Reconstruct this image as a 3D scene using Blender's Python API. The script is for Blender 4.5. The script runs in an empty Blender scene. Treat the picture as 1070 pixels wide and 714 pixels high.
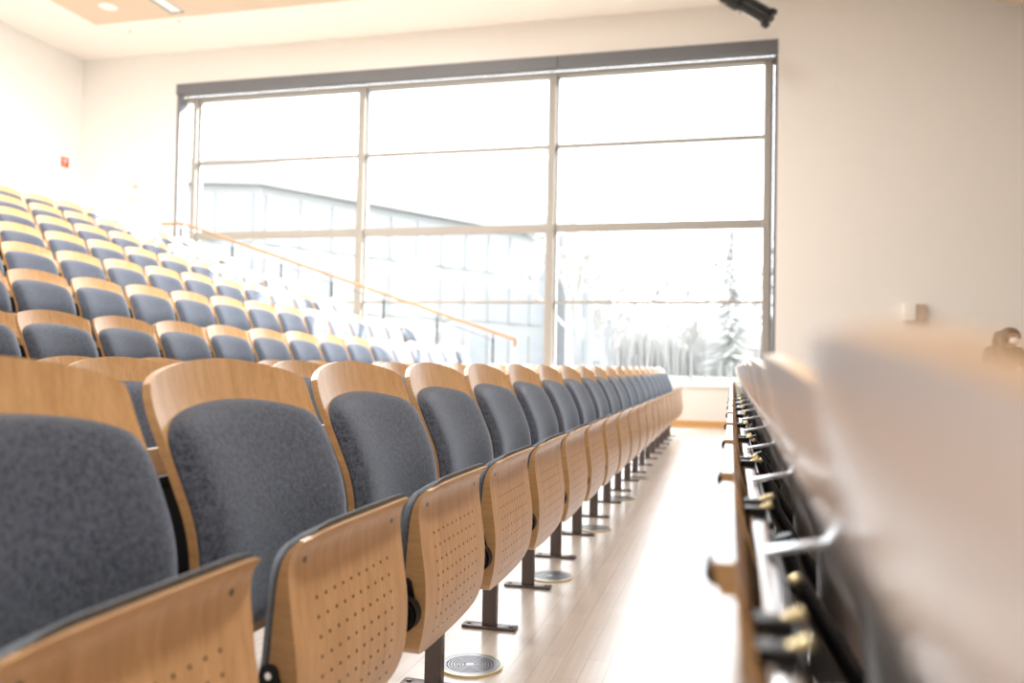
import bpy, bmesh, math, random
from mathutils import Vector, Matrix
R = random.Random(7)
C = bpy.context.scene.collection
PI = math.pi
H = 0.842                                   # camera height, height of a backrest

# ------------------------------------------------------------------ materials
def nmat(name):
    m = bpy.data.materials.new(name); m.use_nodes = True
    nt = m.node_tree; b = nt.nodes['Principled BSDF']
    return m, nt, b
def N(nt, t, **k):
    n = nt.nodes.new(t)
    for a, v in k.items():
        if a in n.inputs.keys(): n.inputs[a].default_value = v
        else: setattr(n, a, v)
    return n
def plain(name, col, rough=.5, metal=0., spec=.5, var=0.):
    m, nt, b = nmat(name)
    b.inputs['Base Color'].default_value = (*col, 1); b.inputs['Roughness'].default_value = rough
    b.inputs['Metallic'].default_value = metal; b.inputs['Specular IOR Level'].default_value = spec
    if var:
        tc = N(nt, 'ShaderNodeTexCoord'); nz = N(nt, 'ShaderNodeTexNoise', Scale=6., Detail=4.)
        cr = N(nt, 'ShaderNodeMixRGB', blend_type='MIX')
        cr.inputs[1].default_value = (*[c*(1-var) for c in col], 1); cr.inputs[2].default_value = (*[min(1, c*(1+var)) for c in col], 1)
        nt.links.new(tc.outputs['Object'], nz.inputs['Vector']); nt.links.new(nz.outputs['Fac'], cr.inputs[0])
        nt.links.new(cr.outputs[0], b.inputs['Base Color'])
    return m
def wood(name, c1, c2, scale=(40, 40, 3), rough=.38, coat=.25):
    m, nt, b = nmat(name)
    tc = N(nt, 'ShaderNodeTexCoord'); oi = N(nt, 'ShaderNodeObjectInfo')
    add = N(nt, 'ShaderNodeVectorMath', operation='ADD'); mp = N(nt, 'ShaderNodeMapping')
    mp.inputs['Scale'].default_value = scale
    mul = N(nt, 'ShaderNodeMath', operation='MULTIPLY'); mul.inputs[1].default_value = 3.7
    nt.links.new(oi.outputs['Random'], mul.inputs[0])
    nt.links.new(tc.outputs['Object'], add.inputs[0]); nt.links.new(mul.outputs[0], add.inputs[1])
    nt.links.new(add.outputs[0], mp.inputs['Vector'])
    n1 = N(nt, 'ShaderNodeTexNoise', Scale=1.2, Detail=5., Roughness=.6, Distortion=.6)
    n2 = N(nt, 'ShaderNodeTexNoise', Scale=7., Detail=3.)
    nt.links.new(mp.outputs[0], n1.inputs['Vector']); nt.links.new(mp.outputs[0], n2.inputs['Vector'])
    mx = N(nt, 'ShaderNodeMath', operation='MULTIPLY_ADD'); mx.inputs[1].default_value = .35
    nt.links.new(n2.outputs['Fac'], mx.inputs[0]); nt.links.new(n1.outputs['Fac'], mx.inputs[2])
    cr = N(nt, 'ShaderNodeValToRGB'); cr.color_ramp.elements[0].position = .38; cr.color_ramp.elements[1].position = .9
    cr.color_ramp.elements[0].color = (*c1, 1); cr.color_ramp.elements[1].color = (*c2, 1)
    nt.links.new(mx.outputs[0], cr.inputs[0]); nt.links.new(cr.outputs[0], b.inputs['Base Color'])
    b.inputs['Roughness'].default_value = rough; b.inputs['Coat Weight'].default_value = coat; b.inputs['Coat Roughness'].default_value = .3
    return m
def fabric(name, ca, cb, scale=560):
    m, nt, b = nmat(name)
    tc = N(nt, 'ShaderNodeTexCoord')
    n1 = N(nt, 'ShaderNodeTexNoise', Scale=float(scale), Detail=2.); n2 = N(nt, 'ShaderNodeTexNoise', Scale=scale*.22, Detail=3.)
    w = N(nt, 'ShaderNodeTexWave', Scale=scale*.35, Distortion=1.5); w.bands_direction = 'DIAGONAL'
    for n in (n1, n2, w): nt.links.new(tc.outputs['Object'], n.inputs['Vector'])
    a = N(nt, 'ShaderNodeMath', operation='MULTIPLY_ADD'); a.inputs[1].default_value = .5
    nt.links.new(n2.outputs['Fac'], a.inputs[0]); nt.links.new(n1.outputs['Fac'], a.inputs[2])
    a2 = N(nt, 'ShaderNodeMath', operation='MULTIPLY_ADD'); a2.inputs[1].default_value = .14
    nt.links.new(w.outputs['Fac'], a2.inputs[0]); nt.links.new(a.outputs[0], a2.inputs[2])
    cr = N(nt, 'ShaderNodeValToRGB'); cr.color_ramp.elements[0].position = .66; cr.color_ramp.elements[1].position = .95
    cr.color_ramp.elements[0].color = (*ca, 1); cr.color_ramp.elements[1].color = (*cb, 1)
    nt.links.new(a2.outputs[0], cr.inputs[0]); nt.links.new(cr.outputs[0], b.inputs['Base Color'])
    bp = N(nt, 'ShaderNodeBump', Strength=.35, Distance=.0012)
    nt.links.new(a2.outputs[0], bp.inputs['Height']); nt.links.new(bp.outputs[0], b.inputs['Normal'])
    b.inputs['Roughness'].default_value = .95; b.inputs['Specular IOR Level'].default_value = .15
    b.inputs['Sheen Weight'].default_value = .6; b.inputs['Sheen Roughness'].default_value = .5
    b.inputs['Sheen Tint'].default_value = (.75, .85, 1, 1)
    return m
M = {}
M['wood'] = wood('beech_veneer', (.57, .29, .11), (.79, .465, .215), rough=.33, coat=.4)
M['woodedge'] = wood('beech_edge', (.52, .29, .12), (.70, .43, .20), scale=(8, 8, 90))
M['laminate_glare'] = wood('beech_laminate_glare', (.80, .74, .72), (.87, .82, .82), rough=.2, coat=1.)  # window reflection on backs and desks put into the near-white base colour
M['cloth'] = fabric('heather_grey_cloth', (.008, .010, .017), (.125, .138, .175))
M['cloth_edge'] = fabric('heather_grey_trim', (.05, .055, .065), (.16, .17, .19))
M['hole'] = plain('perforation_dark', (.03, .014, .006), .9)
M['black'] = plain('black_steel', (.008, .008, .009), .38, .3)
M['post'] = plain('dark_bronze_steel', (.15, .13, .128), .32, .6)
M['hub'] = plain('grey_hub_plastic', (.10, .09, .08), .35, .4)
M['chrome'] = plain('bright_steel', (.78, .80, .84), .22, .9)
M['grille'] = plain('satin_grille', (.34, .34, .36), .34, .9)
M['brass'] = plain('brass_bolt', (.80, .70, .42), .3, .8)
M['cream'] = plain('cream_plaster', (.86, .83, .79), .8, var=.012)
M['ceil'] = plain('white_ceiling', (.86, .82, .77), .8)
M['ceilwood'] = wood('ceiling_maple', (.62, .48, .36), (.68, .54, .42), scale=(1.5, 14, 3), rough=.5, coat=0)
M['skirt'] = wood('oak_skirting', (.62, .33, .10), (.72, .42, .16), scale=(2, 14, 30))
M['alu'] = plain('window_aluminium', (.42, .42, .43), .4, .3)
M['alulight'] = plain('window_frame_light', (.34, .32, .29), .5, .0)
M['greybox'] = plain('blind_box_grey', (.165, .17, .185), .5)
M['white'] = plain('white_paint', (.85, .85, .85), .5)
M['rail'] = wood('handrail_beech', (.34, .20, .09), (.42, .26, .13), scale=(3, 40, 40))
M['red'] = plain('red_sign', (.75, .10, .04), .5)
M['tread'] = plain('step_edge', (.55, .50, .45), .6)
def floor_mat():
    m, nt, b = nmat('beech_parquet')
    tc = N(nt, 'ShaderNodeTexCoord'); mp = N(nt, 'ShaderNodeMapping'); mp.inputs['Rotation'].default_value = (0, 0, PI/2)
    nt.links.new(tc.outputs['Object'], mp.inputs['Vector'])
    br = N(nt, 'ShaderNodeTexBrick', Scale=1.); br.offset = .37
    br.inputs['Color1'].default_value = (.66, .57, .49, 1); br.inputs['Color2'].default_value = (.74, .65, .57, 1)
    br.inputs['Mortar'].default_value = (.52, .42, .33, 1); br.inputs['Mortar Size'].default_value = .0012
    br.inputs['Brick Width'].default_value = .45; br.inputs['Row Height'].default_value = .065
    nt.links.new(mp.outputs[0], br.inputs['Vector'])
    mp2 = N(nt, 'ShaderNodeMapping'); mp2.inputs['Scale'].default_value = (60, 3, 1)
    nz = N(nt, 'ShaderNodeTexNoise', Scale=1., Detail=5.)
    nt.links.new(tc.outputs['Object'], mp2.inputs['Vector']); nt.links.new(mp2.outputs[0], nz.inputs['Vector'])
    mx = N(nt, 'ShaderNodeMixRGB', blend_type='MULTIPLY'); mx.inputs[0].default_value = .35
    nt.links.new(br.outputs['Color'], mx.inputs[1]); nt.links.new(nz.outputs['Fac'], mx.inputs[2])
    nt.links.new(mx.outputs[0], b.inputs['Base Color'])
    b.inputs['Roughness'].default_value = .34; b.inputs['Coat Weight'].default_value = 1.; b.inputs['Coat Roughness'].default_value = .24
    return m
M['floor'] = floor_mat()
def glass_mat():
    m = bpy.data.materials.new('window_glass'); m.use_nodes = True; nt = m.node_tree
    for n in list(nt.nodes): nt.nodes.remove(n)
    o = N(nt, 'ShaderNodeOutputMaterial'); t = N(nt, 'ShaderNodeBsdfTransparent'); g = N(nt, 'ShaderNodeBsdfGlossy', Roughness=.02)
    t.inputs['Color'].default_value = (.97, .985, .99, 1)
    lw = N(nt, 'ShaderNodeLayerWeight', Blend=.5); pw = N(nt, 'ShaderNodeMath', operation='POWER'); pw.inputs[1].default_value = 5
    fr = N(nt, 'ShaderNodeMath', operation='MULTIPLY_ADD'); fr.inputs[1].default_value = .6; fr.inputs[2].default_value = .02
    nt.links.new(lw.outputs['Facing'], pw.inputs[0]); nt.links.new(pw.outputs[0], fr.inputs[0])
    mx = N(nt, 'ShaderNodeMixShader')
    nt.links.new(fr.outputs[0], mx.inputs[0]); nt.links.new(t.outputs[0], mx.inputs[1]); nt.links.new(g.outputs[0], mx.inputs[2])
    nt.links.new(mx.outputs[0], o.inputs['Surface'])
    return m
M['glass'] = glass_mat()

# ------------------------------------------------------------------ mesh helpers
def link(name, bm, mats, parent=None, smooth=True, loc=None):
    me = bpy.data.meshes.new(name)
    if not isinstance(mats, (list, tuple)): mats = [mats]
    for m in mats: me.materials.append(m)
    bmesh.ops.recalc_face_normals(bm, faces=bm.faces)
    for f in bm.faces:
        f.smooth = smooth
    if smooth:
        for e in bm.edges:
            if len(e.link_faces) == 2 and e.calc_face_angle(0) > math.radians(38): e.smooth = False
    bm.to_mesh(me); bm.free()
    o = bpy.data.objects.new(name, me); C.objects.link(o)
    if parent: o.parent = parent
    if loc: o.location = loc
    return o
def thing(name, label, cat, loc=(0, 0, 0), rz=0, group=None):
    o = bpy.data.objects.new(name, None); C.objects.link(o); o.location = loc; o.rotation_euler = (0, 0, rz)
    o['label'] = label; o['category'] = cat
    if group: o['group'] = group
    return o
def tag(o, label, cat, group=None, kind=None):
    o['label'] = label; o['category'] = cat
    if group: o['group'] = group
    if kind: o['kind'] = kind
    return o
def struct(o): o['kind'] = 'structure'; return o
def box(bm, a, b, mi=0, bev=0):
    x0, y0, z0 = a; x1, y1, z1 = b
    v = [bm.verts.new(p) for p in ((x0,y0,z0),(x1,y0,z0),(x1,y1,z0),(x0,y1,z0),(x0,y0,z1),(x1,y0,z1),(x1,y1,z1),(x0,y1,z1))]
    fs = [bm.faces.new([v[i] for i in q]) for q in ((0,3,2,1),(4,5,6,7),(0,1,5,4),(1,2,6,5),(2,3,7,6),(3,0,4,7))]
    for f in fs: f.material_index = mi
    if bev:
        es = {e for f in fs for e in f.edges}
        bmesh.ops.bevel(bm, geom=list(es), offset=bev, segments=2, affect='EDGES', profile=.6)
def cyl(bm, p, q, r, r2=None, n=16, mi=0, cap=True):
    p = Vector(p); q = Vector(q); d = (q-p).normalized(); r2 = r if r2 is None else r2
    a = d.orthogonal().normalized(); b = d.cross(a)
    A = [bm.verts.new(p+(a*math.cos(2*PI*i/n)+b*math.sin(2*PI*i/n))*r) for i in range(n)]
    B = [bm.verts.new(q+(a*math.cos(2*PI*i/n)+b*math.sin(2*PI*i/n))*r2) for i in range(n)]
    for i in range(n):
        f = bm.faces.new((A[i], A[(i+1)%n], B[(i+1)%n], B[i])); f.material_index = mi
    if cap:
        bm.faces.new(A[::-1]).material_index = mi; bm.faces.new(B).material_index = mi
def tube(bm, pts, r, n=10, mi=0):
    pts = [Vector(p) for p in pts]; rings = []
    up = None
    for i, p in enumerate(pts):
        d = (pts[min(i+1, len(pts)-1)]-pts[max(i-1, 0)]).normalized()
        if up is None: up = d.orthogonal().normalized()
        a = (up-d*up.dot(d)).normalized(); up = a; b = d.cross(a)
        rr = r[i] if isinstance(r, (list, tuple)) else r
        rings.append([bm.verts.new(p+(a*math.cos(2*PI*k/n)+b*math.sin(2*PI*k/n))*rr) for k in range(n)])
    for A, B in zip(rings, rings[1:]):
        for k in range(n): bm.faces.new((A[k], A[(k+1)%n], B[(k+1)%n], B[k])).material_index = mi
    bm.faces.new(rings[0][::-1]).material_index = mi; bm.faces.new(rings[-1]).material_index = mi
def bar(bm, p, q, w, h, up=(0, 0, 1), mi=0):
    p = Vector(p); q = Vector(q); d = (q-p).normalized(); u = Vector(up); s = d.cross(u).normalized(); u = s.cross(d)
    A = [bm.verts.new(p+s*a*w/2+u*b*h/2) for a, b in ((-1,-1),(1,-1),(1,1),(-1,1))]
    B = [bm.verts.new(q+s*a*w/2+u*b*h/2) for a, b in ((-1,-1),(1,-1),(1,1),(-1,1))]
    for i in range(4): bm.faces.new((A[i], A[(i+1)%4], B[(i+1)%4], B[i])).material_index = mi
    bm.faces.new(A[::-1]).material_index = mi; bm.faces.new(B).material_index = mi
def prism(bm, poly, z0, z1, mi=0):
    A = [bm.verts.new((x, y, z0)) for x, y in poly]; B = [bm.verts.new((x, y, z1)) for x, y in poly]
    n = len(poly)
    for i in range(n): bm.faces.new((A[i], A[(i+1)%n], B[(i+1)%n], B[i])).material_index = mi
    bm.faces.new(A[::-1]).material_index = mi; bm.faces.new(B).material_index = mi
def slab(bm, P, nu, nv, mi=0, mie=None, mib=None):
    """P(s,t,side) for s,t in -1..1; side 0 front, 1 back"""
    g = [[[bm.verts.new(P(-1+2*i/nu, -1+2*j/nv, sd)) for j in range(nv+1)] for i in range(nu+1)] for sd in (0, 1)]
    for sd in (0, 1):
        for i in range(nu):
            for j in range(nv):
                bm.faces.new((g[sd][i][j], g[sd][i+1][j], g[sd][i+1][j+1], g[sd][i][j+1])).material_index = mi if sd == 0 or mib is None else mib
    mie = mi if mie is None else mie
    for i in range(nu):
        for j in (0, nv): bm.faces.new((g[0][i][j], g[0][i+1][j], g[1][i+1][j], g[1][i][j])).material_index = mie
    for j in range(nv):
        for i in (0, nu): bm.faces.new((g[0][i][j], g[0][i][j+1], g[1][i][j+1], g[1][i][j])).material_index = mie
def spl(tab):
    def f(z):
        if z <= tab[0][0]: return tab[0][1]
        if z >= tab[-1][0]: return tab[-1][1]
        for i in range(len(tab)-1):
            if z <= tab[i+1][0]:
                z0, a = tab[i]; z1, b = tab[i+1]
                m0 = (b-tab[i-1][1])/(z1-tab[i-1][0]) if i else (b-a)/(z1-z0)
                m1 = (tab[i+2][1]-a)/(tab[i+2][0]-z0) if i+2 < len(tab) else (b-a)/(z1-z0)
                h = z1-z0; t = (z-z0)/h
                return a*(2*t**3-3*t*t+1)+h*m0*(t**3-2*t*t+t)+b*(3*t*t-2*t**3)+h*m1*(t**3-t*t)
    return f

# ------------------------------------------------------------------ the folding seat
# local frame: x forward (towards the lectern side), y along the row, z up, origin on the floor under the backrest top
bx_ = spl([(.36, .085), (.45, .098), (.555, .094), (.607, .083), (.658, .062), (.713, .037), (.765, .014), (.81, .002), (.842, -.004)])
sx_ = spl([(.228, .212), (.26, .229), (.31, .241), (.39, .243), (.48, .231), (.54, .225), (.568, .233), (.592, .262)])
def back_surf(y, z):
    s = y/.24
    return Vector((bx_(z)-.034*(1-s*s), y, z))
def back_n(y, z):
    e = .004
    a = back_surf(y+e, z)-back_surf(y-e, z); b = back_surf(y, z+e)-back_surf(y, z-e)
    return a.cross(b).normalized()           # towards +x
def P_shell(s, t, side):
    w = .24*(1-.03*max(0, t)**14)*(1-.03*(1-t)/2)
    y = s*w
    zt = .842-.031*s*s-.008*abs(s)**14
    zb = .375+.012*abs(s)**6
    z = zb+(zt-zb)*(t+1)/2
    p = back_surf(y, z)
    return p-back_n(y, z)*(.013 if side else 0)
def P_pad(s, t, side):
    w = .238*(1-.075*abs(t)**10)
    y = s*w*(1-.03*(1-t)/2)
    zt = .770-.026*s*s-.014*abs(s)**9; zb = .40+.03*abs(s)**6
    z = zb+(zt-zb)*(t+1)/2
    p = back_surf(y, z); n = back_n(y, z)
    if side: return p+n*.0004
    th = .036*(1-abs(s)**6)**.5*(1-abs(t)**5)**.5+.004
    return p+n*th
SEATDROP = [0]
def P_board(s, t, side):
    w = .211*(1-.05*max(0, t)**12-.10*max(0, -t)**8)
    y = s*w
    zt = .592-SEATDROP[0]-.012*abs(s)**9; zb = .226+.006*s*s+.016*abs(s)**9
    z = zb+(zt-zb)*(t+1)/2
    th = .010+.062*max(0, min(1, (.56-z)/.28))
    return Vector((sx_(z)-(th if side else 0), y, z))
def P_spad(s, t, side):
    w = .2105*(1-.06*max(0, t)**12-.10*max(0, -t)**8)
    y = s*w
    zt = .600-SEATDROP[0]-.022*abs(s)**9; zb = .25+.012*abs(s)**9
    z = zb+(zt-zb)*(t+1)/2
    th = .010+.062*max(0, min(1, (.56-z)/.28))
    x = sx_(z)-th
    return Vector((x-.0005 if not side else x-.005-.026*(1-abs(s)**7)**.5*(1-abs(t)**9)**.5, y, z))
def disc(bm, c, n, r, seg=8, mi=0):
    n = Vector(n).normalized(); a = n.orthogonal().normalized(); b = n.cross(a); c = Vector(c)
    bm.faces.new([bm.verts.new(c+(a*math.cos(2*PI*i/seg)+b*math.sin(2*PI*i/seg))*r) for i in range(seg)]).material_index = mi

def make_seat(full=True):
    t = thing('lecture_seat', 'x', 'seat')
    nd = (20, 24) if full else (12, 14)
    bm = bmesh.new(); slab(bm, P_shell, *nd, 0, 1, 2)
    br = link('backrest', bm, [M['wood'], M['woodedge'], M['laminate_glare']], t)
    bm = bmesh.new(); slab(bm, P_pad, nd[0]+6, nd[1]+4)
    link('back_cushion', bm, M['cloth'], br)
    bm = bmesh.new(); slab(bm, P_board, *nd, 0, 1)
    for r in range(8):
        for c in range(10):
            y = -.135+.03*c; z = .482-.0295*r
            e = .004; dz = sx_(z+e)-sx_(z-e)
            disc(bm, (sx_(z)+.0006, y, z), (2*e, 0, -dz), .0030, 8, 2)
    for y in (-.165, .165):
        z = .545; disc(bm, (sx_(z)+.0007, y, z), (1, 0, -.1), .0052, 10, 3)
    sb = link('seat_board', bm, [M['wood'], M['woodedge'], M['hole'], M['hub']], t)
    bm = bmesh.new(); slab(bm, P_spad, nd[0]+4, nd[1]+2)
    link('seat_cushion', bm, M['cloth_edge'], sb)
    # hinges: black lobe with a tab on the near side, ribbed hub on the far side
    bm = bmesh.new()
    cyl(bm, (.200, -.240, .335), (.200, -.212, .335), .036, n=28)
    cyl(bm, (.200, -.246, .335), (.200, -.240, .335), .029, n=28)
    prism_pts = [(-.026, 0), (-.013, .052), (-.006, .058), (.006, .058), (.013, .052), (.026, 0)]
    A = [bm.verts.new((.196+x+.004, -.2160, .345+z)) for x, z in prism_pts]; B = [bm.verts.new((.196+x+.004, -.2105, .345+z)) for x, z in prism_pts]
    for i in range(6): bm.faces.new((A[i], A[(i+1)%6], B[(i+1)%6], B[i]))
    bm.faces.new(A); bm.faces.new(B)
    cyl(bm, (.200, -.2172, .388), (.200, -.2158, .388), .0055, n=12, mi=1)
    bar(bm, (.19, -.243, .335), (.10, -.258, .345), .012, .03, mi=0)
    link('hinge', bm, [M['black'], M['chrome']], t)
    bm = bmesh.new()
    for i, rr in enumerate((.031, .027, .031, .027, .031)):
        cyl(bm, (.195, .209+.006*i, .330), (.195, .215+.006*i, .330), rr, n=24)
    link('hinge', bm, M['hub'], t)
    # post with foot plate stands at the junction on the near side
    bm = bmesh.new(); box(bm, (.077, -.276, .006), (.123, -.248, .40), bev=.003)
    po = link('post', bm, M['post'], t)
    bm = bmesh.new(); box(bm, (.012, -.285, 0), (.188, -.239, .009), bev=.002)
    for x in (.03, .17): cyl(bm, (x, -.262, .009), (x, -.262, .0125), .007, n=10, mi=0)
    link('foot_plate', bm, M['post'], po)
    bm = bmesh.new()
    tube(bm, [(.10, -.262, .39), (.08, -.262, .44), (.0, -.262, .57), (-.018, -.262, .625)], [.016, .015, .013, .013], 10)
    link('support_arm', bm, M['black'], t)
    bm = bmesh.new(); bar(bm, (-.046, .0, .6575), (.022, .0, .673), .026, .005)
    link('backrest_bracket', bm, M['chrome'], t)
    bm = bmesh.new(); bar(bm, (.040, 0, .38), (-.030, 0, .635), .003, .47, up=(0, 1, 0))  # black sheet standing in for the dark depth behind the backrest
    link('dark_gap_fill', bm, M['black'], t)
    # folding writing desk hanging behind the backrest
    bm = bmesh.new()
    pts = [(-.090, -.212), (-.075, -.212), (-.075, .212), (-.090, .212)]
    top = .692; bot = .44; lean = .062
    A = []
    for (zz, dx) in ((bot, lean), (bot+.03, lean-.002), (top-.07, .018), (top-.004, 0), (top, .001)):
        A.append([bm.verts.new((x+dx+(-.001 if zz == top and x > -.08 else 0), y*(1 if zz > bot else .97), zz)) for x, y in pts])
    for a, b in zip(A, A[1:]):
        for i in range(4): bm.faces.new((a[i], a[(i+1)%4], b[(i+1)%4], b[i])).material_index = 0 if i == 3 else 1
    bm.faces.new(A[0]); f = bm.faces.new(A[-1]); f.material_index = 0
    de = link('writing_desk', bm, [M['laminate_glare'], M['woodedge']], t, smooth=False)
    bm = bmesh.new()
    for q in range(5):
        cyl(bm, (-.0865, -.196+.008*q, .679), (-.0865, -.190+.008*q, .679), .0095 if q % 2 == 0 else .0082, n=16, mi=0 if q % 2 == 0 else 1)
    link('desk_buffer', bm, [M['black'], M['chrome']], de)
    for yy in (-.292, -.232):
        bm = bmesh.new()
        box(bm, (-.062, yy-.010, .6525), (-.036, yy+.010, .663), bev=.002)
        cyl(bm, (-.042, yy, .660), (-.030, yy, .667), .0046, n=14, mi=1)
        link('clamp_bolt', bm, [M['black'], M['brass']], t)
    bm = bmesh.new()
    bar(bm, (-.030, 0, .631), (-.018, 0, .622), .012, .008); cyl(bm, (-.026, 0, .628), (-.014, 0, .636), .0048, n=14, mi=1)
    link('desk_bracket', bm, [M['black'], M['brass']], t)
    return t
def dup(root, loc, label, group=None):
    def cp(o, par):
        c = o.copy(); C.objects.link(c); c.parent = par
        for ch in o.children: cp(ch, c)
        return c
    r = cp(root, None); r.location = loc; r['label'] = label
    if group: r['group'] = group
    return r
ORD = ['first', 'second', 'third', 'fourth', 'fifth', 'sixth', 'seventh', 'eighth', 'ninth', 'tenth', 'eleventh', 'twelfth', 'thirteenth', 'fourteenth', 'fifteenth', 'sixteenth', 'seventeenth', 'eighteenth', 'nineteenth', 'twentieth', 'twenty-first']
FL = [0, 0, 0, .237, .548, .849, 1.15, 1.455, 1.76, 2.07]
XR = [-(.838+.866*k) for k in range(10)]
ROWN = ['front row left of the aisle', 'row just behind the front row', 'third row back', 'lowest raised row', 'second raised row', 'third raised row', 'fourth raised row', 'fifth raised row', 'sixth raised row', 'topmost raised row']
NPITCH = .52
proto_full = make_seat(True); proto_lite = make_seat(False); SEATDROP[0] = .055; proto_tier = make_seat(False)
used = {}
def put(proto, loc, label, group):
    if proto.name not in used:
        used[proto.name] = 1; proto.location = loc; proto['label'] = label; proto['group'] = group; return proto
    return dup(proto, loc, label, group)
for r in range(10):
    sh = -.26 if r in (1, 3, 5, 7, 9) else 0
    X = XR[r]; vis = .969*(abs(X)-.24 if r == 0 else abs(X)-.05)
    k0 = 0
    while .79+sh+.52*k0+.24 < vis-.05: k0 += 1
    for k in range(k0, 20):
        y = .79+sh+.52*k
        fromwin = 19-k
        if r == 0:
            lab = ('nearest grey-cushioned folding seat of the front row, cut off by the left frame edge' if k == 0 else
                   f'{ORD[k]} seat from the near end of the front row, perforated beech seat flipped up')
        else:
            lab = f'grey cushioned beech seat, {ORD[fromwin]} from the window end, {ROWN[r]}'
            if fromwin == 0: lab = f'window-end grey cushioned beech seat, {ROWN[r]}'
        put(proto_full if (r < 2 and k < 8) else proto_lite if r < 3 else proto_tier, (X, y, FL[r]), lab, 'folding seats, ' + ROWN[r])
# the row right of the aisle, seen from behind
XQ = .078; ZQ = .0145
for k in range(-1, 20):
    y = .825+.52*k
    if k == -1: lab = 'hugely blurred nearest backrest right of the aisle, against the right frame edge'
    elif k == 0: lab = 'second backrest right of the aisle, seen from behind, white glare on its top'
    else: lab = f'seat seen from behind with folded desk, {ORD[k+1]} from the camera, right of the aisle'
    dup(proto_full if k < 6 else proto_lite, (XQ, y, ZQ), lab, 'seats right of the aisle seen from behind')
# continuous carrying rails
def rail_obj(x, y0, y1, z, lab, cat='rail'):
    bm = bmesh.new(); box(bm, (x-.053, y0, z+.628), (x-.038, y1, z+.652), bev=.002)
    return tag(link('carrying_rail', bm, M['chrome'] if x > 0 else M['black']), lab, cat, 'steel carrying rails behind the seat rows')
rail_obj(XQ, .02, 10.95, ZQ, 'bright steel carrying rail behind the row right of the aisle')
for r in range(10):
    sh = -.26 if r % 2 else 0
    rail_obj(XR[r], max(.5, .969*abs(XR[r])-.6), 10.93+sh, FL[r], f'black steel carrying rail under the backrests, {ROWN[r]}')

# ------------------------------------------------------------------ room shell
YW = 12.4; ZC = 5.25+H; XL = -11.22; XRW = 9.0; YB = -3.0
bm = bmesh.new()
box(bm, (XR[2]-.45, YB, -.3), (1.0, YW, 0))
box(bm, (1.0, YB, -.45), (XRW, YW, -.25))
for r in range(3, 10):
    x1 = XR[r]+.42 if r > 3 else XR[2]-.45
    x0 = XR[r+1]+.42 if r < 9 else XL
    box(bm, (x0, YB, -.3), (x1, YW, FL[r]))
    rise = FL[r]-FL[r-1]
    box(bm, (x1, 10.98, FL[r-1]), (x1+.30, YW, FL[r-1]+rise/2))
struct(link('floor', bm, M['floor'], smooth=False))
# window wall with opening
WX0, WX1, WZ0, WZ1 = -9.28, .581, .585, 4.69+H
bm = bmesh.new()
box(bm, (XL, YW, -.45), (WX0, YW+.35, ZC)); box(bm, (WX1, YW, -.45), (XRW, YW+.35, ZC))
box(bm, (WX0, YW, WZ1), (WX1, YW+.35, ZC)); box(bm, (WX0, YW, -.45), (WX1, YW+.35, WZ0))
struct(link('wall_back', bm, M['cream'], smooth=False))
bm = bmesh.new(); box(bm, (XL-.2, YB, -.45), (XL, YW+.35, ZC)); struct(link('wall_left', bm, M['cream'], smooth=False))
bm = bmesh.new(); box(bm, (XRW, YB, -.45), (XRW+.2, YW+.35, ZC)); struct(link('wall_right', bm, M['cream'], smooth=False))
bm = bmesh.new(); box(bm, (XL-.2, YB-.2, -.45), (XRW+.2, YB, ZC)); struct(link('wall_front', bm, M['cream'], smooth=False))
bm = bmesh.new(); box(bm, (XL-.2, YB-.2, ZC), (XRW+.2, YW+.35, ZC+.2)); struct(link('ceiling', bm, M['ceil'], smooth=False))
bm = bmesh.new(); box(bm, (XR[2]-.4, YW-.018, 0), (1.0, YW, .078), bev=.002); box(bm, (1.0, YW-.018, -.25), (XRW, YW, -.172), bev=.002)
struct(link('baseboard_back', bm, M['skirt'], smooth=False))
# window
win = bpy.data.objects.new('window_1', None); C.objects.link(win); win['kind'] = 'structure'; win.location = (WX0, YW, WZ0)
def wpart(name, bm, m):
    for v in bm.verts: v.co -= Vector((WX0, YW, WZ0))
    o = link(name, bm, m, win, smooth=False); return o
bm = bmesh.new(); box(bm, (WX0, YW-.02, 4.505+H), (-2.62, YW+.14, WZ1), bev=.004); box(bm, (-2.612, YW-.02, 4.505+H), (WX1, YW+.14, WZ1), bev=.004); wpart('blind_box', bm, M['greybox'])
GY = YW+.20
bm = bmesh.new(); box(bm, (WX0, YW-.03, WZ0-.03), (WX1, GY, WZ0+.012), bev=.004); wpart('sill', bm, M['white'])
bm = bmesh.new(); box(bm, (WX0, YW+.02, WZ0), (WX0+.05, GY+.05, 4.50+H)); box(bm, (WX1-.035, YW+.005, WZ0), (WX1, GY+.05, 4.50+H)); wpart('jamb', bm, M['greybox'])
bm = bmesh.new(); box(bm, (WX0, YW+.14, 4.43+H), (WX1, GY+.1, 4.50+H)); wpart('head_frame', bm, M['alulight'])
mull = [(-9.02, -8.94), (-5.93, -5.81), (-2.77, -2.65), (.40, .50)]
for a, b in mull:
    bm = bmesh.new(); box(bm, (a, GY-.10, WZ0), (b, GY+.03, 4.44+H), bev=.004); wpart('mullion', bm, M['alulight'])
    bm = bmesh.new(); box(bm, (b, GY-.02, WZ0), (b+.035, GY+.05, 4.44+H)); wpart('mullion_side', bm, M['alu'])
for z, h, n in ((3.35, .06, 'thin'), (2.09, .13, 'thick'), (.955, .045, 'thin')):
    for (a, b), (c, d) in zip(mull, mull[1:]):
        bm = bmesh.new(); box(bm, (b, GY-.05, z+H-h/2), (c, GY+.03, z+H+h/2), bev=.004); wpart('transom', bm, M['alulight'])
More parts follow.
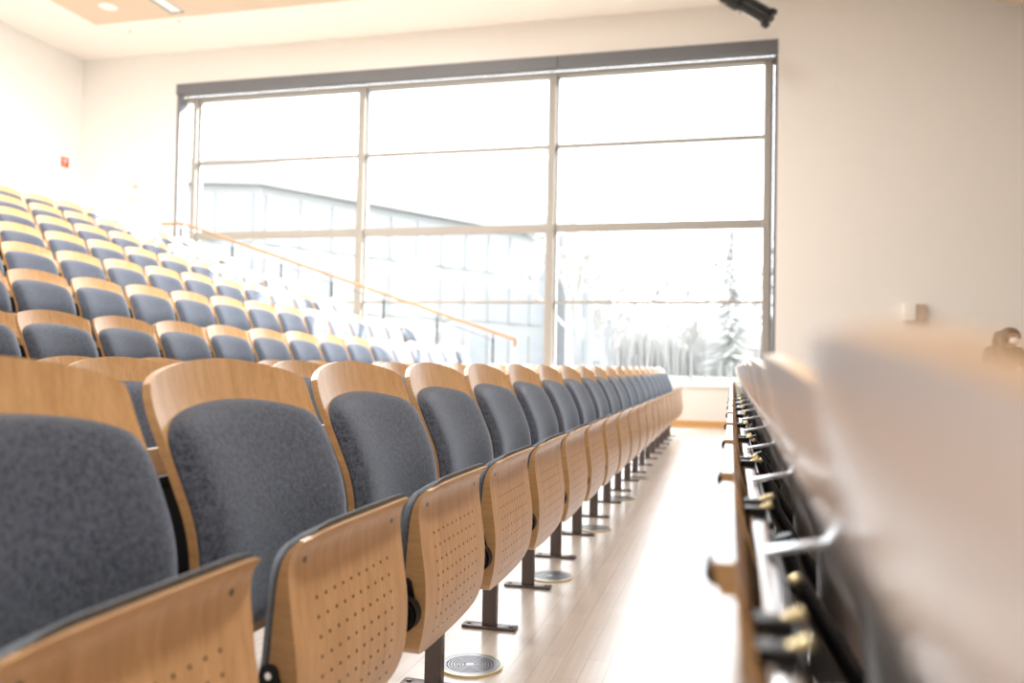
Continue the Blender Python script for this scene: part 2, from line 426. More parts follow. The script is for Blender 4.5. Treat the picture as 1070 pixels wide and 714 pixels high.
for (a, b), (c, d) in zip(mull, mull[1:]):
    for z0, z1 in ((WZ0, .93+H), (.98+H, 2.02+H), (2.16+H, 3.32+H), (3.38+H, 4.43+H)):
        bm = bmesh.new(); box(bm, (b, GY, z0), (c, GY+.008, z1)); wpart('pane', bm, M['glass'])
for u, (x, z) in enumerate(((-.72, 2.02), (.26, 2.06))):
    xx = (-.52, .25)[u]; zz = (1.88, 1.93)[u]
    bm = bmesh.new(); cyl(bm, (0, 0, 0), (0, -.004, 0), .028, n=20)  # plain round grey disc on the glass
    o = tag(link('window_spot', bm, M['greybox']), ('small grey round spot on the glass, left of two below the thick transom', 'small grey round spot on the glass, right of two near the window edge')[u], 'mark', 'grey spots on the window')
    o.location = (xx, GY-.001, zz+H)

# ceiling fittings
bm = bmesh.new(); box(bm, (-9.77, YB+.2, ZC-.03), (-8.30, 11.03, ZC)); box(bm, (-8.06, YB+.2, ZC-.03), (XL+8, 11.05, ZC))
box(bm, (-8.30, 10.90, ZC-.03), (-8.06, 11.04, ZC)); box(bm, (-8.30, YB+.2, ZC-.03), (-8.06, 8.4, ZC))
tag(link('ceiling_panel', bm, M['ceilwood'], smooth=False), 'pale maple acoustic panel on the ceiling above the raised rows', 'ceiling panel')
bm = bmesh.new(); prism(bm, [(3.05, 11.38), (4.6, 12.38), (8.8, 12.38), (8.8, 2), (3.05, 2)], 4.6+H, 4.65+H)
o = tag(link('ceiling_panel', bm, M['ceilwood'], smooth=False), 'lower wooden ceiling canopy, only a corner showing at the top right of the frame', 'ceiling panel')
bm = bmesh.new()
for p in ((3.6, 3), (3.6, 11), (8.4, 3), (8.4, 11)): cyl(bm, (*p, 4.65+H), (*p, ZC), .01, n=8)
link('hanger_rod', bm, M['alu'], o)
t = thing('linear_ceiling_light', 'recessed louvred strip light in the maple ceiling panel', 'ceiling light', (-8.18, 9.65, ZC))
bm = bmesh.new()
for x in (-.118, .105): box(bm, (x, -1.25, -.034), (x+.013, 1.25, 0))
for y in (-1.25, 1.237): box(bm, (-.118, y, -.034), (.118, y+.013, 0))
link('light_frame', bm, M['greybox'], t, smooth=False)
em = bpy.data.materials.new('lamp_diffuser'); em.use_nodes = True
em.node_tree.nodes['Principled BSDF'].inputs['Emission Color'].default_value = (1, .97, .9, 1); em.node_tree.nodes['Principled BSDF'].inputs['Emission Strength'].default_value = .75
bm = bmesh.new(); box(bm, (-.10, -1.23, -.006), (.10, 1.23, 0)); link('diffuser', bm, em, t, smooth=False)
bm = bmesh.new()
for i in range(60): box(bm, (-.10, -1.22+i*.0413, -.028), (.10, -1.216+i*.0413, -.008))
link('louvre', bm, M['white'], t, smooth=False)
t = thing('ceiling_speaker', 'round white speaker grille flush in the maple ceiling panel', 'speaker', (-9.08, 10.48, ZC-.03))
bm = bmesh.new(); cyl(bm, (0, 0, 0), (0, 0, -.012), .125, .118, n=36); link('grille', bm, M['white'], t)
bm = bmesh.new(); cyl(bm, (0, 0, .0), (0, 0, -.006), .135, .130, n=36); link('rim', bm, M['ceil'], t)
for i, (x, y) in enumerate(((-9.45, 11.42), (-8.41, 11.24))):
    t = thing('recessed_spot', ('small round recessed downlight in the white ceiling strip nearest the left corner', 'small round recessed downlight in the white ceiling strip beyond the strip light')[i], 'downlight', (x, y, ZC), group='recessed downlights by the window wall')
    bm = bmesh.new()
    cyl(bm, (0, 0, 0), (0, 0, -.006), .06, .055, n=28); link('trim_ring', bm, M['white'], t)
    bm = bmesh.new(); cyl(bm, (0, 0, -.006), (0, 0, -.008), .038, n=24); link('lens', bm, M['ceilwood'], t)

# theatre spotlight hanging at the ceiling
t = thing('stage_spotlight', 'black theatre spotlight hanging from the ceiling above the window corner', 'spotlight', (.0, 11.0, 4.72+H))
d = Vector((.43, 0, -.30)).normalized()
L = .50
def PT(k): return d*k*L
bm = bmesh.new()
cyl(bm, PT(-.35), PT(.12), .125, n=24); cyl(bm, PT(.12), PT(.22), .125, .098, n=24)
cyl(bm, PT(.22), PT(.90), .100, n=24)
for k in (-.25, -.15, -.05, .05): cyl(bm, PT(k), PT(k+.03), .135, n=24)
link('lamp_body', bm, M['black'], t)
bm = bmesh.new(); cyl(bm, PT(.88), PT(1.02), .112, .116, n=8)
s = d.cross(Vector((0, 1, 0))).normalized()
for a in range(8):
    q = (s*math.cos(a*PI/4+.39)+Vector((0, 1, 0))*math.sin(a*PI/4+.39))*.114
    bar(bm, PT(.90)+q, PT(1.05)+q*1.08, .062, .014, up=tuple(q))
link('lens_hood', bm, M['black'], t)
bm = bmesh.new(); cyl(bm, PT(1.0), PT(1.025), .09, n=24); link('lens', bm, M['black'], t)
bm = bmesh.new()
for sg in (-1, 1):
    bar(bm, PT(.30)+s*.108*sg+Vector((0, -.02, 0)), PT(.86)+s*.108*sg+Vector((0, -.02, 0)), .012, .012)
link('guide_rod', bm, M['chrome'], t)
bm = bmesh.new()
for sg in (-1, 1): bar(bm, PT(.05)+Vector((0, .14*sg, 0)), Vector((.02, .14*sg, .22)), .035, .006, up=(0, 1, 0))
box(bm, (.0, -.143, .215), (.04, .143, .225)); cyl(bm, (.02, 0, .22), (.02, 0, ZC-4.72-H), .014, n=12)
cyl(bm, (.02, 0, .24), (.02, 0, .32), .03, n=14)
link('yoke', bm, M['black'], t)
bm = bmesh.new()
for k in (.16,): cyl(bm, PT(k)-Vector((0, .06, 0))-s*-.05, PT(k)-Vector((0, .06, 0))+s*.13, .008, n=8)
bar(bm, PT(.18)+Vector((0, 0, -.03)), PT(.18)+Vector((-.03, -.02, -.15)), .014, .008)
link('shutter_handle', bm, M['black'], t)
bm = bmesh.new(); tube(bm, [(-.14+.10*math.cos(a), -.03, .02+.085*math.sin(a)) for a in [PI*.6+1.5*PI*k/16 for k in range(17)]], .005, 6)
link('cable', bm, M['ceilwood'], t)

# wall fittings
t = thing('wall_sign', 'small red square fire-alarm pictogram sign on the left wall', 'sign', (XL, 12.05, 3.345+H))
bm = bmesh.new(); box(bm, (0, -.085, -.085), (.008, .085, .085)); link('sign_plate', bm, M['red'], t, smooth=False)
bm = bmesh.new()
bar(bm, (.0095, -.035, -.05), (.0095, .03, .055), .014, .002, up=(1, 0, 0)); bar(bm, (.0095, .03, .055), (.0095, .045, .015), .012, .002, up=(1, 0, 0)); bar(bm, (.0095, -.045, .05), (.0095, -.01, .02), .02, .002, up=(1, 0, 0))
link('pictogram', bm, M['white'], t, smooth=False)
t = thing('electrical_panel', 'flush pale square access panel on the wall left of the window', 'panel', (-9.95, YW, 2.885+H))
bm = bmesh.new(); box(bm, (-.225, -.012, -.16), (.225, 0, .16), bev=.003); link('cover', bm, M['cream'], t)
bm = bmesh.new()
for a, b in (((-.235, -.015, -.17), (-.222, 0, .17)), ((.222, -.015, -.17), (.235, 0, .17)), ((-.235, -.015, .157), (.235, 0, .172)), ((-.235, -.015, -.17), (.235, 0, -.158))): box(bm, a, b)
link('frame', bm, M['tread'], t, smooth=False)
bm = bmesh.new(); box(bm, (-.15, -.018, .03), (-.04, -.012, .10)); link('label_plate', bm, M['tread'], t, smooth=False)
t = thing('wall_speaker', 'beige two-part box mounted on the wall behind the standing person', 'speaker', (2.38, YW, .80+H))
bm = bmesh.new(); box(bm, (-.15, -.12, -.12), (0, 0, .11), bev=.01); link('housing', bm, M['cream'], t)
bm = bmesh.new(); box(bm, (.006, -.10, -.115), (.13, 0, .11), bev=.01); link('side_box', bm, plain('tan_box', (.55, .42, .32), .6), t)

# handrail and glass balustrade by the window
ra = Vector((-8.85, 12.1, 2.228+H)); rb = Vector((-3.125, 12.1, .366+H))
sl = (rb.z-ra.z)/(rb.x-ra.x)
t = thing('stair_handrail', 'wooden handrail on steel posts with glass infill running down beside the window', 'handrail', (ra.x, 12.1, FL[9]))
def hp(name, bm, m, **k):
    for v in bm.verts: v.co -= t.location
    return link(name, bm, m, t, **k)
bm = bmesh.new(); tube(bm, [(-9.27, 12.1, ra.z+.005), (-8.95, 12.1, ra.z+.005), tuple(ra), tuple(rb+Vector((-.03, 0, .008))), tuple(rb), tuple(rb+Vector((.004, 0, -.03))), tuple(rb+Vector((.004, 0, -.10)))], .024, 12)
hp('handrail', bm, M['rail'])
def fz(x):
    f = 0
    for r in range(3, 10):
        x1 = XR[r]+.42 if r > 3 else XR[2]-.45
        if x < x1+.30: f = FL[r-1]+(FL[r]-FL[r-1])/2
        if x < x1: f = FL[r]
    return f
for x in (-8.9, -7.92, -7.02, -6.12, -5.23, -4.35, -3.46):
    z = ra.z+(x-ra.x)*sl
    bm = bmesh.new(); box(bm, (x-.011, 12.085, fz(x)), (x+.011, 12.115, z-.10)); cyl(bm, (x, 12.1, z-.11), (x, 12.1, z-.01), .006, n=8)
    box(bm, (x-.04, 12.07, fz(x)), (x+.04, 12.13, fz(x)+.008))
    hp('post', bm, M['black'], smooth=False)
xs = (-8.9, -7.92, -7.02, -6.12, -5.23, -4.35, -3.46)
for a, b in zip(xs, xs[1:]):
    bm = bmesh.new(); za = ra.z+(a-ra.x)*sl-.12; zb = ra.z+(b-ra.x)*sl-.12
    v = [bm.verts.new(p) for p in ((a+.02, 12.1, za-.75), (b-.02, 12.1, zb-.75), (b-.02, 12.1, zb), (a+.02, 12.1, za))]
    w = [bm.verts.new((q.co.x, 12.108, q.co.z)) for q in v]
    bm.faces.new(v); bm.faces.new(w)
    for i in range(4): bm.faces.new((v[i], v[(i+1)%4], w[(i+1)%4], w[i]))
    hp('glass_panel', bm, M['glass'], smooth=False)
    bm = bmesh.new(); bar(bm, (a+.02, 12.104, za+.005), (b-.02, 12.104, zb+.005), .012, .008); hp('edge_trim', bm, M['post'], smooth=False)

# swirl floor outlets in the aisle
for i, (x, y) in enumerate(((-.695, 2.262), (-.690, 3.30), (-.685, 4.34), (-.68, 5.38), (-.68, 6.42))):
    t = thing('floor_vent', ('nearest round slotted steel floor outlet below the third flipped-up seat', 'second round steel floor outlet from the camera beside the seat posts', 'third round steel floor outlet from the camera along the front row', 'fourth round steel floor outlet from the camera along the front row', 'farthest round steel floor outlet along the front row')[i], 'floor vent', (x, y, 0), group='round floor outlets under the front row')
    bm = bmesh.new(); cyl(bm, (0, 0, 0), (0, 0, .003), .088, n=48); link('base_plate', bm, M['black'], t)
    bm = bmesh.new()
    def ring(r0, r1, z0=.0025, z1=.006, n=48):
        vs = [[bm.verts.new((r*math.cos(2*PI*k/n), r*math.sin(2*PI*k/n), z)) for k in range(n)] for r, z in ((r0, z0), (r0, z1), (r1, z1), (r1, z0))]
        for A, B in zip(vs, vs[1:]):
            for k in range(n): bm.faces.new((A[k], A[(k+1)%n], B[(k+1)%n], B[k]))
    ring(.066, .087)
    for r in (.0625, .0545, .0465, .0385, .0305, .0225): ring(r-.0045, r)
    cyl(bm, (0, 0, .0025), (0, 0, .006), .014, n=24)
    for a in range(6): bar(bm, (.012*math.cos(a*PI/3+.3), .012*math.sin(a*PI/3+.3), .0042), (.068*math.cos(a*PI/3+.3), .068*math.sin(a*PI/3+.3), .0042), .003, .0025)
    link('slotted_grille', bm, M['grille'], t)
    bm = bmesh.new()
    ring(.086, .091, 0, .0066); link('brass_rim', bm, M['brass'], t)


# ------------------------------------------------------------------ the standing person
def skin(name, pts, edges, mat, parent, root=0, sub=2):
    me = bpy.data.meshes.new(name); me.from_pydata([p[:3] for p in pts], edges, []); me.materials.append(mat)
    o = bpy.data.objects.new(name, me); C.objects.link(o); o.parent = parent
    m = o.modifiers.new('skin', 'SKIN'); m.use_smooth_shade = True
    for i, p in enumerate(pts):
        v = me.skin_vertices[0].data[i]; v.radius = (p[3], p[4] if len(p) > 4 else p[3]); v.use_root = i == root
    o.modifiers.new('sub', 'SUBSURF').levels = sub; o.modifiers['sub'].render_levels = sub
    return o
PX, PY, PZ = 2.80, 10.0, -.25
M['skin'] = plain('skin', (.55, .33, .24), .55); M['hair'] = wood('brown_hair', (.035, .02, .012), (.11, .065, .035), scale=(60, 60, 4), rough=.45, coat=.1)
M['shirt'] = plain('dark_shirt', (.035, .03, .03), .85, var=.15); M['trousers'] = plain('dark_trousers', (.03, .035, .05), .8, var=.1)
M['mask'] = plain('white_mask', (.82, .82, .80), .8)
pt = thing('person', 'person with long brown hair, dark t-shirt and white face mask, looking down, standing far right', 'person', (PX, PY, PZ), math.radians(22))
def bow(o):          # the head is bowed: everything above the collar sits lower and further forward
    for v in o.data.vertices:
        k = max(0, min(1, (v.co.z-1.36)/.10)); v.co.z -= .055*k; v.co.y -= .02*k
    return o
# local frame: facing -y, x to the image right
bp = [(0, .02, .90, .115, .095), (0, .03, 1.03, .105, .085), (0, .02, 1.17, .115, .09), (0, .01, 1.28, .13, .085), (0, -.01, 1.37, .05, .05), (0, -.045, 1.43, .048, .05), (0, -.075, 1.475, .072, .085), (0, -.085, 1.54, .074, .088), (0, -.055, 1.585, .05, .06),
      (-.165, .0, 1.32, .050), (-.215, -.01, 1.20, .044), (-.235, -.02, 1.06, .036), (-.20, -.12, .92, .030), (-.17, -.17, .86, .022, .03),
      (.165, .0, 1.32, .050), (.215, -.02, 1.20, .044), (.235, -.04, 1.06, .036), (.12, -.20, 1.00, .030), (.06, -.24, .985, .022, .03),
      (-.09, .01, .82, .085), (-.10, -.01, .48, .055), (-.10, .01, .10, .038), (-.10, -.10, .035, .03), (-.10, -.16, .03, .026),
      (.09, .01, .82, .085), (.10, .0, .48, .055), (.11, .03, .10, .038), (.12, -.08, .035, .03), (.12, -.14, .03, .026),
      (0, -.172, 1.502, .018, .02)]
be = [(0,1),(1,2),(2,3),(3,4),(4,5),(5,6),(6,7),(7,8),(3,9),(9,10),(10,11),(11,12),(12,13),(3,14),(14,15),(15,16),(16,17),(17,18),(0,19),(19,20),(20,21),(21,22),(22,23),(0,24),(24,25),(25,26),(26,27),(27,28)]
bp = bp[:29]
# fingers join the palms
def fingers(k, base, fd, side, tw):
    fd = Vector(fd).normalized(); sd_ = Vector(side).normalized(); tw = Vector(tw).normalized(); b0 = Vector(base)
    for q, ln in zip((-.024, -.008, .008, .024), (.030, .036, .034, .027)):
        i = len(bp); p0 = b0+sd_*q+fd*.028; p1 = p0+fd*ln+tw*.006; p2 = p1+fd*ln*.55+tw*.014
        bp.extend([(*p0, .0095), (*p1, .0085), (*p2, .007)]); be.extend([(k, i), (i, i+1), (i+1, i+2)])
    i = len(bp); p0 = b0+sd_*-.028+tw*.01; p1 = p0+sd_*-.022+fd*.022+tw*.012
    bp.extend([(*p0, .011), (*p1, .008)]); be.extend([(k, i), (i, i+1)])
fingers(13, bp[13][:3], (.15, -.6, -.55), (1, 0, 0), (0, -.5, -.8))
fingers(18, bp[18][:3], (-.85, -.45, -.1), (0, 0, 1), (0, -.3, -.8))
body = bow(skin('body', bp, be, M['skin'], pt))
sh = skin('t_shirt', [(0, .02, .86, .135, .115), (0, .03, 1.0, .128, .108), (0, .02, 1.16, .135, .105), (0, .01, 1.28, .145, .10), (0, .0, 1.352, .088, .075), (-.165, .0, 1.315, .068), (-.205, -.008, 1.235, .064), (-.222, -.014, 1.15, .060), (.165, .0, 1.315, .068), (.205, -.012, 1.235, .064), (.224, -.025, 1.15, .060)],
     [(0,1),(1,2),(2,3),(3,4),(3,5),(5,6),(6,7),(3,8),(8,9),(9,10)], M['shirt'], pt)
tr = skin('trousers', [(0, .02, .90, .125, .108), (-.09, .01, .80, .100), (-.10, -.005, .48, .070), (-.10, .01, .10, .058), (.09, .01, .80, .100), (.10, .005, .48, .070), (.11, .03, .10, .058)], [(0,1),(1,2),(2,3),(0,4),(4,5),(5,6)], M['trousers'], pt)
for sx, yy in ((-.10, -.04), (.12, -.02)):
    bm = bmesh.new(); tube(bm, [(sx, yy+.10, .035), (sx, yy+.06, .05), (sx, yy-.02, .05), (sx, yy-.09, .04), (sx, yy-.15, .032)], [.03, .05, .048, .042, .026], 14)
    bmesh.ops.scale(bm, vec=(1, 1, .8), verts=bm.verts); link('shoe', bm, M['black'], pt)
# hair: cap plus long falls over both shoulders
def blob(bm, c, r, n=18, m=12, cut=None):
    c = Vector(c); rows = []
    for j in range(m+1):
        th = PI*j/m
        rows.append([bm.verts.new(c+Vector((r[0]*math.sin(th)*math.cos(2*PI*i/n), r[1]*math.sin(th)*math.sin(2*PI*i/n), r[2]*math.cos(th)))) for i in range(n)])
    for A, B_ in zip(rows, rows[1:]):
        for i in range(n):
            f = (A[i], A[(i+1)%n], B_[(i+1)%n], B_[i])
            if cut and cut(sum((v.co for v in f), Vector())/4): continue
            bm.faces.new(f)
    bmesh.ops.remove_doubles(bm, verts=bm.verts, dist=.0005)
    bmesh.ops.delete(bm, geom=[v for v in bm.verts if not v.link_faces], context='VERTS')
bm = bmesh.new()
blob(bm, (0, -.062, 1.535), (.094, .112, .100), 28, 18, cut=lambda p: p.y < -.12 and p.z < 1.575 and abs(p.x) < .075)
for sg in (-1, 1):
    for q in range(7):
        a = q/6; r_ = random.Random(q+sg*10)
        if sg > 0 and q < 4: continue
        tube(bm, [(sg*(.055+.02*a), -.06+.09*a, 1.60-.02*a), (sg*(.088+.006*a), -.07+.10*a, 1.52), (sg*(.098-.01*a), -.085+.13*a, 1.42), (sg*(.115-.03*a), -.10+.17*a, 1.30), (sg*(.12-.04*a), -.115+.20*a, 1.18+.02*r_.random())], [.018, .026, .027, .024, .008], 8)
for q in range(6):
    x = -.06+.024*q
    tube(bm, [(x, .03, 1.58), (x, .055, 1.48), (x*1.1, .075, 1.36), (x*1.1, .11, 1.22), (x, .12, 1.12)], [.02, .028, .03, .026, .008], 8)
hr = bow(link('hair', bm, M['hair'], pt))
bm = bmesh.new()
blob(bm, (0, -.110, 1.487), (.058, .068, .050), 24, 14, cut=lambda p: p.y > -.10)
for sg in (-1, 1): tube(bm, [(sg*.054, -.115, 1.50), (sg*.073, -.085, 1.53), (sg*.076, -.06, 1.54)], .0016, 6)
bow(link('face_mask', bm, M['mask'], pt))
bm = bmesh.new()
for sg in (-1, 1):
    blob(bm, (sg*.030, -.158, 1.535), (.012, .006, .005), 10, 6)
bow(link('eyes', bm, M['hair'], pt))
bm = bmesh.new(); tube(bm, [(0, -.160, 1.545), (0, -.172, 1.525), (0, -.180, 1.512)], [.008, .010, .011], 8)
for sg in (-1, 1): tube(bm, [(sg*.014, -.160, 1.552), (sg*.032, -.163, 1.556), (sg*.048, -.150, 1.549)], .0028, 6)
bow(link('nose', bm, M['skin'], pt))

# ------------------------------------------------------------------ outdoors
GZ = -.05
def out(name, col, rough=.8, var=0.): return plain(name, col, rough, var=var)
OG = out('pale_lawn', (.115, .118, .098), .9, .15)
OB1 = out('facade_light', (.34, .34, .34)); OB2 = out('facade_panel', (.335, .335, .34)); OBW = out('facade_glass', (.305, .313, .333), .3)
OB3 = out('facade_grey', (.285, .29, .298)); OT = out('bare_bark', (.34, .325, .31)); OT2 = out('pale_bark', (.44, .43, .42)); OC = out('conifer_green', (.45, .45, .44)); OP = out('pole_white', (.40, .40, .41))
bm = bmesh.new(); box(bm, (-160, YW+.4, GZ-.3), (160, 260, GZ)); struct(link('ground', bm, OG, smooth=False)); C.objects['ground'].name = 'floor_lawn'
# long office building whose front runs away to the right
c0 = Vector((-.6128*40, 40, 0)); c1 = Vector((-.2202, 1, 0)); hb = .2649*40+H
dr = Vector((math.sin(math.radians(29)), math.cos(math.radians(29)), 0))
# length so that the far end meets the measured direction
k = (c1.x*c0.y-c0.x)/(dr.x-c1.x*dr.y)
FLN = k
nr = Vector((dr.y, -dr.x, 0))
t = thing('office_building', 'long pale office building with gridded glass facade seen through the window', 'building', tuple(c0+Vector((0, 0, GZ))))
def B(bm, a0, a1, d0, d1, z0, z1):
    "box along facade direction a, depth d (positive towards us)"
    P = []
    for z in (z0, z1):
        for a, dd in ((a0, d0), (a1, d0), (a1, d1), (a0, d1)): P.append(bm.verts.new(dr*a+nr*dd+Vector((0, 0, z))))
    for q in ((0,1,2,3),(4,5,6,7),(0,1,5,4),(1,2,6,5),(2,3,7,6),(3,0,4,7)): bm.faces.new([P[i] for i in q])
hh = hb-GZ
dw = Vector((.967, .2527, 0)); nw = Vector((.2527, -.967, 0))
def outline(e):
    P = [dw*-13+nw*e, (nw+nr)*e*.62, dr*FLN+nr*e, dr*FLN-nr*12, dw*-13-nw*9]
    return [(p.x, p.y) for p in P]
bm = bmesh.new(); prism(bm, outline(0), 0, hh-1.3); link('wall', bm, OB1, t, smooth=False)
bm = bmesh.new(); prism(bm, outline(.45), hh-1.3, hh); link('roof', bm, OB2, t, smooth=False)
nf = 3; fh = (hh-1.3)/nf
for fl in range(nf):
    z0 = fl*fh+.35; z1 = (fl+1)*fh-.45
    bm = bmesh.new(); B(bm, .3, FLN-.3, 0, .06, z0, z1); w = link('window_band', bm, OBW, t, smooth=False)
    bm = bmesh.new(); a = .3
    i = 0
    while a < FLN:
        B(bm, a, a+(.35 if i % 3 else .9), .06, .16, z0, z1); a += 2.1; i += 1
    link('glazing_bars', bm, OB1, w, smooth=False)
dr0, nr0 = dr, nr
dr = Vector((.967, .2527, 0)); nr = Vector((.2527, -.967, 0))
for fl in range(nf):
    z0 = fl*fh+.35; z1 = (fl+1)*fh-.45
    bm = bmesh.new(); B(bm, -12.8, -.4, 0, .06, z0, z1); w = link('window_band', bm, OBW, t, smooth=False)
    bm = bmesh.new()
    for i in range(7): B(bm, -12.8+i*2.0, -12.45+i*2.0, .06, .16, z0, z1)
    link('glazing_bars', bm, OB1, w, smooth=False)
dr, nr = dr0, nr0
# annex block at the far end of the building
bldend = c0+dr*FLN
t = thing('annex_building', 'plain pale grey block at the right end of the office building', 'building', tuple(c0+dr*(FLN+1.2)+nr*1.2+Vector((0, 0, GZ))))
bm = bmesh.new(); B(bm, 0, 4.6, -6, .5, 0, 10.6); link('wall', bm, OB3, t, smooth=False)
bm = bmesh.new(); B(bm, 4.6, 6.5, -6, -1.5, 0, 9.6); link('side_wall', bm, OB1, t, smooth=False)
for z in (1.2, 4.6, 7.8):
    bm = bmesh.new(); B(bm, 1.2, 3.6, .5, .56, z, z+1.7); link('window', bm, OBW, t, smooth=False)
def at(u, dist):        # a bearing read off the photograph, turned into a place on the ground
    c = (u-535)/880; a = math.atan(c)-math.radians(14.65)
    return math.tan(a)*dist, dist
# slender poles
for i, (u, dist, h, lab) in enumerate(((at(431, 1)[0], 27, 4.4, 'white flag pole outside, right of the first thick mullion'), (at(614, 1)[0], 33, 5.4, 'pale lamp post outside, just right of the second mullion'))):
    t = thing('lamp_post' if i else 'flag_pole', lab, 'pole', (u*dist, dist, GZ))
    bm = bmesh.new(); cyl(bm, (0, 0, 0), (0, 0, h-GZ), .16, .12, n=12); link('pole', bm, OP if not i else OB3, t)
    bm = bmesh.new(); cyl(bm, (0, 0, 0), (0, 0, .3), .28, .22, n=12); link('base', bm, OB3, t)
    if i: bm = bmesh.new(); box(bm, (-.17, -.17, h-GZ), (.17, .17, h-GZ+.45), bev=.03); link('lamp_head', bm, OB2, t)
# trees
def tree(name, lab, x, y, h, mat, seed, spread=.32, conifer=False, r0=.14, group='bare trees beyond the lawn'):
    rr = random.Random(seed)
    t = thing(name, lab, 'tree', (x, y, GZ), group=group)
    bm = bmesh.new(); tr = [(rr.uniform(-.1, .1)*i/3, rr.uniform(-.1, .1)*i/3, h*i/6) for i in range(7)]
    tube(bm, tr, [r0*(1-.14*i) for i in range(7)], 7); link('trunk', bm, mat, t)
    bm = bmesh.new()
    if conifer:
        n = 230
        for i in range(n):
            z = h*(.12+.86*(i/n)); L_ = (h-z)*.26*rr.uniform(.6, 1.1)+.15; a = rr.uniform(0, 2*PI)
            p = Vector((0, 0, z)); q = p+Vector((math.cos(a)*L_, math.sin(a)*L_, -.25*L_))
            tri(bm, p, q, .22)
        link('foliage', bm, mat, t, smooth=False)
    else:
        def br(p, d, L_, r, lev):
            q = p+d*L_; bar(bm, p, q, r*2, r*2, up=(.3, .8, .1))
            if lev == 0: return
            for _ in range(4 if lev > 1 else 5):
                nd = (d+Vector((rr.uniform(-1, 1), rr.uniform(-1, 1), rr.uniform(-.35, .8)))*.75).normalized()
                br(p+d*L_*rr.uniform(.35, 1), nd, L_*rr.uniform(.5, .75), r*.6, lev-1)
        for i in range(11):
            z = h*rr.uniform(.22, .95); a = rr.uniform(0, 2*PI)
            d_ = Vector((math.cos(a), math.sin(a), rr.uniform(.5, 1.3))).normalized()
            br(Vector((0, 0, z)), d_, h*spread*(1.15-z/h)*rr.uniform(.6, 1), .030*h/9, 3)
        link('branches', bm, mat, t, smooth=False)
def tri(bm, p, q, w):
    d_ = (q-p).normalized(); s_ = d_.cross(Vector((0, 0, 1))).normalized()*w
    v = [bm.verts.new(p+s_*.3), bm.verts.new(p-s_*.3), bm.verts.new(p*.5+q*.5-s_+Vector((0, 0, -.1))), bm.verts.new(q), bm.verts.new(p*.5+q*.5+s_+Vector((0, 0, -.1)))]
    bm.faces.new((v[0], v[1], v[2], v[3], v[4]))
places = ['behind the second mullion', 'left of the lamp post', 'right of the lamp post']
TR = [(595, 24, 8.2, OT2, 0), (628, 52, 6.5, OT, 0), (645, 60, 10.0, OT, 0), (658, 66, 8.5, OT, 0), (676, 56, 8.6, OT, 0), (694, 68, 10.4, OT, 0), (708, 78, 12.0, OT, 0), (722, 56, 6.8, OT, 0), (738, 70, 9.2, OT, 0), (752, 82, 12.6, OT, 0), (763, 58, 10.4, OC, 1), (778, 74, 12.0, OT, 0), (792, 60, 9.6, OT, 0), (808, 84, 13.5, OT, 0)]
for i, (u, dist, h, m, con) in enumerate(TR):
    x, y = at(u, dist)
    lab = ('slender pale birch close outside the window, right of the second mullion' if i == 0 else 'dark pointed conifer among the bare trees in the right window bay' if con else
           f'pale bare tree beyond the lawn, {ORD[i-1 if i < 10 else i-2]} from the left in the right window bay')
    tree('conifer' if con else 'bare_tree', lab, x, y, h, m, 30+i, conifer=bool(con), r0=.13 if i == 0 else .10, spread=.22 if i == 0 else .20)
bm = bmesh.new(); rr = random.Random(3)
for i in range(2600):
    x, y = at(rr.uniform(600, 830), rr.uniform(90, 97)); h = rr.uniform(2, 6.5)
    bar(bm, (x, y, GZ), (x+rr.uniform(-.5, .5), y, GZ+h), .06, .06)
for i in range(500):
    x, y = at(rr.uniform(585, 840), rr.uniform(97.5, 100)); box(bm, (x-.5, y, GZ), (x+.5, y+.4, GZ+rr.uniform(2.5, 4.2)))
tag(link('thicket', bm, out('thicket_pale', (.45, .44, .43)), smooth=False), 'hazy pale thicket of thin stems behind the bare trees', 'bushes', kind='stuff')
x, y = at(460, 30)
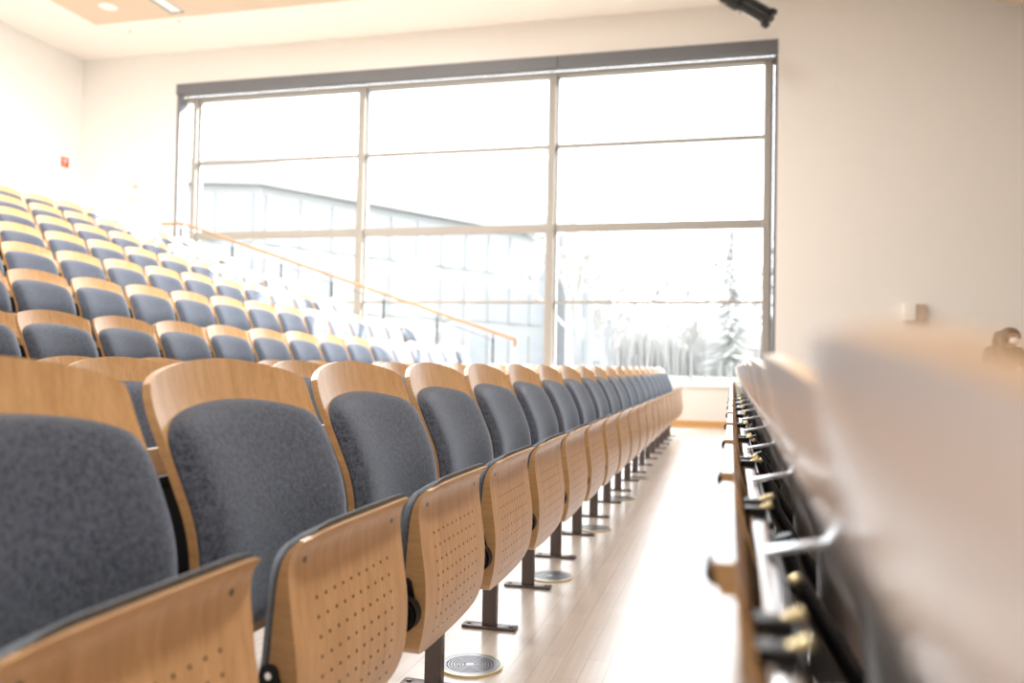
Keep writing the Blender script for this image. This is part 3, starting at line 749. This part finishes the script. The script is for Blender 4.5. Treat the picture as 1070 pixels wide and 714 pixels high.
# ------------------------------------------------------------------ light
w = bpy.data.worlds.new('World'); bpy.context.scene.world = w; w.use_nodes = True
w.node_tree.nodes['Background'].inputs[0].default_value = (.93, .965, 1, 1); w.node_tree.nodes['Background'].inputs[1].default_value = 3.4
def lamp(name, typ, loc, energy, color=(1, 1, 1), rot=None, **k):
    l = bpy.data.lights.new(name, typ); l.energy = energy; l.color = color
    for a, v in k.items(): setattr(l, a, v)
    o = bpy.data.objects.new(name, l); C.objects.link(o); o.location = loc
    if rot is not None: o.rotation_euler = rot
    return o
sd = Vector((-.80, -1, -.86)).normalized()
o = lamp('sun', 'SUN', (8, 30, 20), 15, (1, .96, .90), angle=math.radians(.7)); o.rotation_euler = sd.to_track_quat('-Z', 'Y').to_euler()
o = lamp('window_portal', 'AREA', ((WX0+WX1)/2, GY+.15, (WZ0+WZ1)/2), 1, shape='RECTANGLE', size=WX1-WX0, size_y=WZ1-WZ0)
o.rotation_euler = Vector((0, -1, 0)).to_track_quat('-Z', 'Z').to_euler(); o.data.cycles.is_portal = True
for i, (x, y, e) in enumerate(((-9.6, 5, 110), (-7.5, 8.5, 80), (-4.6, 5, 200), (-4.6, 9, 140), (-.8, 7.5, 90), (1.5, 1.2, 120))):  # added unseen area lights under the ceiling that brighten the room
    lamp('ceiling_fill', 'AREA', (x, y, ZC-.06), e, (1, .975, .945), shape='DISK', size=.9)
for p, q, e in (((3.6, 4.2, 5.3), (-6.5, 8.6, 1.6), 2500), ((1.5, 6.5, 5.6), (-3.6, 8.8, .9), 1100)):  # added unseen cool spots, fill light for the raised rows
    o = lamp('tier_fill_spot', 'SPOT', p, e, (.84, .93, 1), spot_size=math.radians(52), spot_blend=1., shadow_soft_size=.35)
    o.rotation_euler = (Vector(q)-Vector(p)).to_track_quat('-Z', 'Y').to_euler()
# ------------------------------------------------------------------ camera
cam = bpy.data.cameras.new('camera'); co = bpy.data.objects.new('camera', cam); C.objects.link(co)
Mx = ((.967340247532473, -.011846191894426308, .2532044889835372), (.25274969449018586, -.030769528024892197, -.9670423093537547), (.019246751386441205, .9994563041387681, -.026770481473868218))
co.matrix_world = Matrix.Translation((0, 0, H)) @ Matrix(Mx).to_4x4()
cam.sensor_width = 36; cam.lens = 880/1070*36; cam.clip_start = .005; cam.clip_end = 600
cam.dof.use_dof = True; cam.dof.focus_distance = 2.3; cam.dof.aperture_fstop = 2.5
bpy.context.scene.camera = co
vs = bpy.context.scene.view_settings; vs.view_transform = 'Standard'; vs.look = 'None'; vs.exposure = .66; vs.gamma = 1
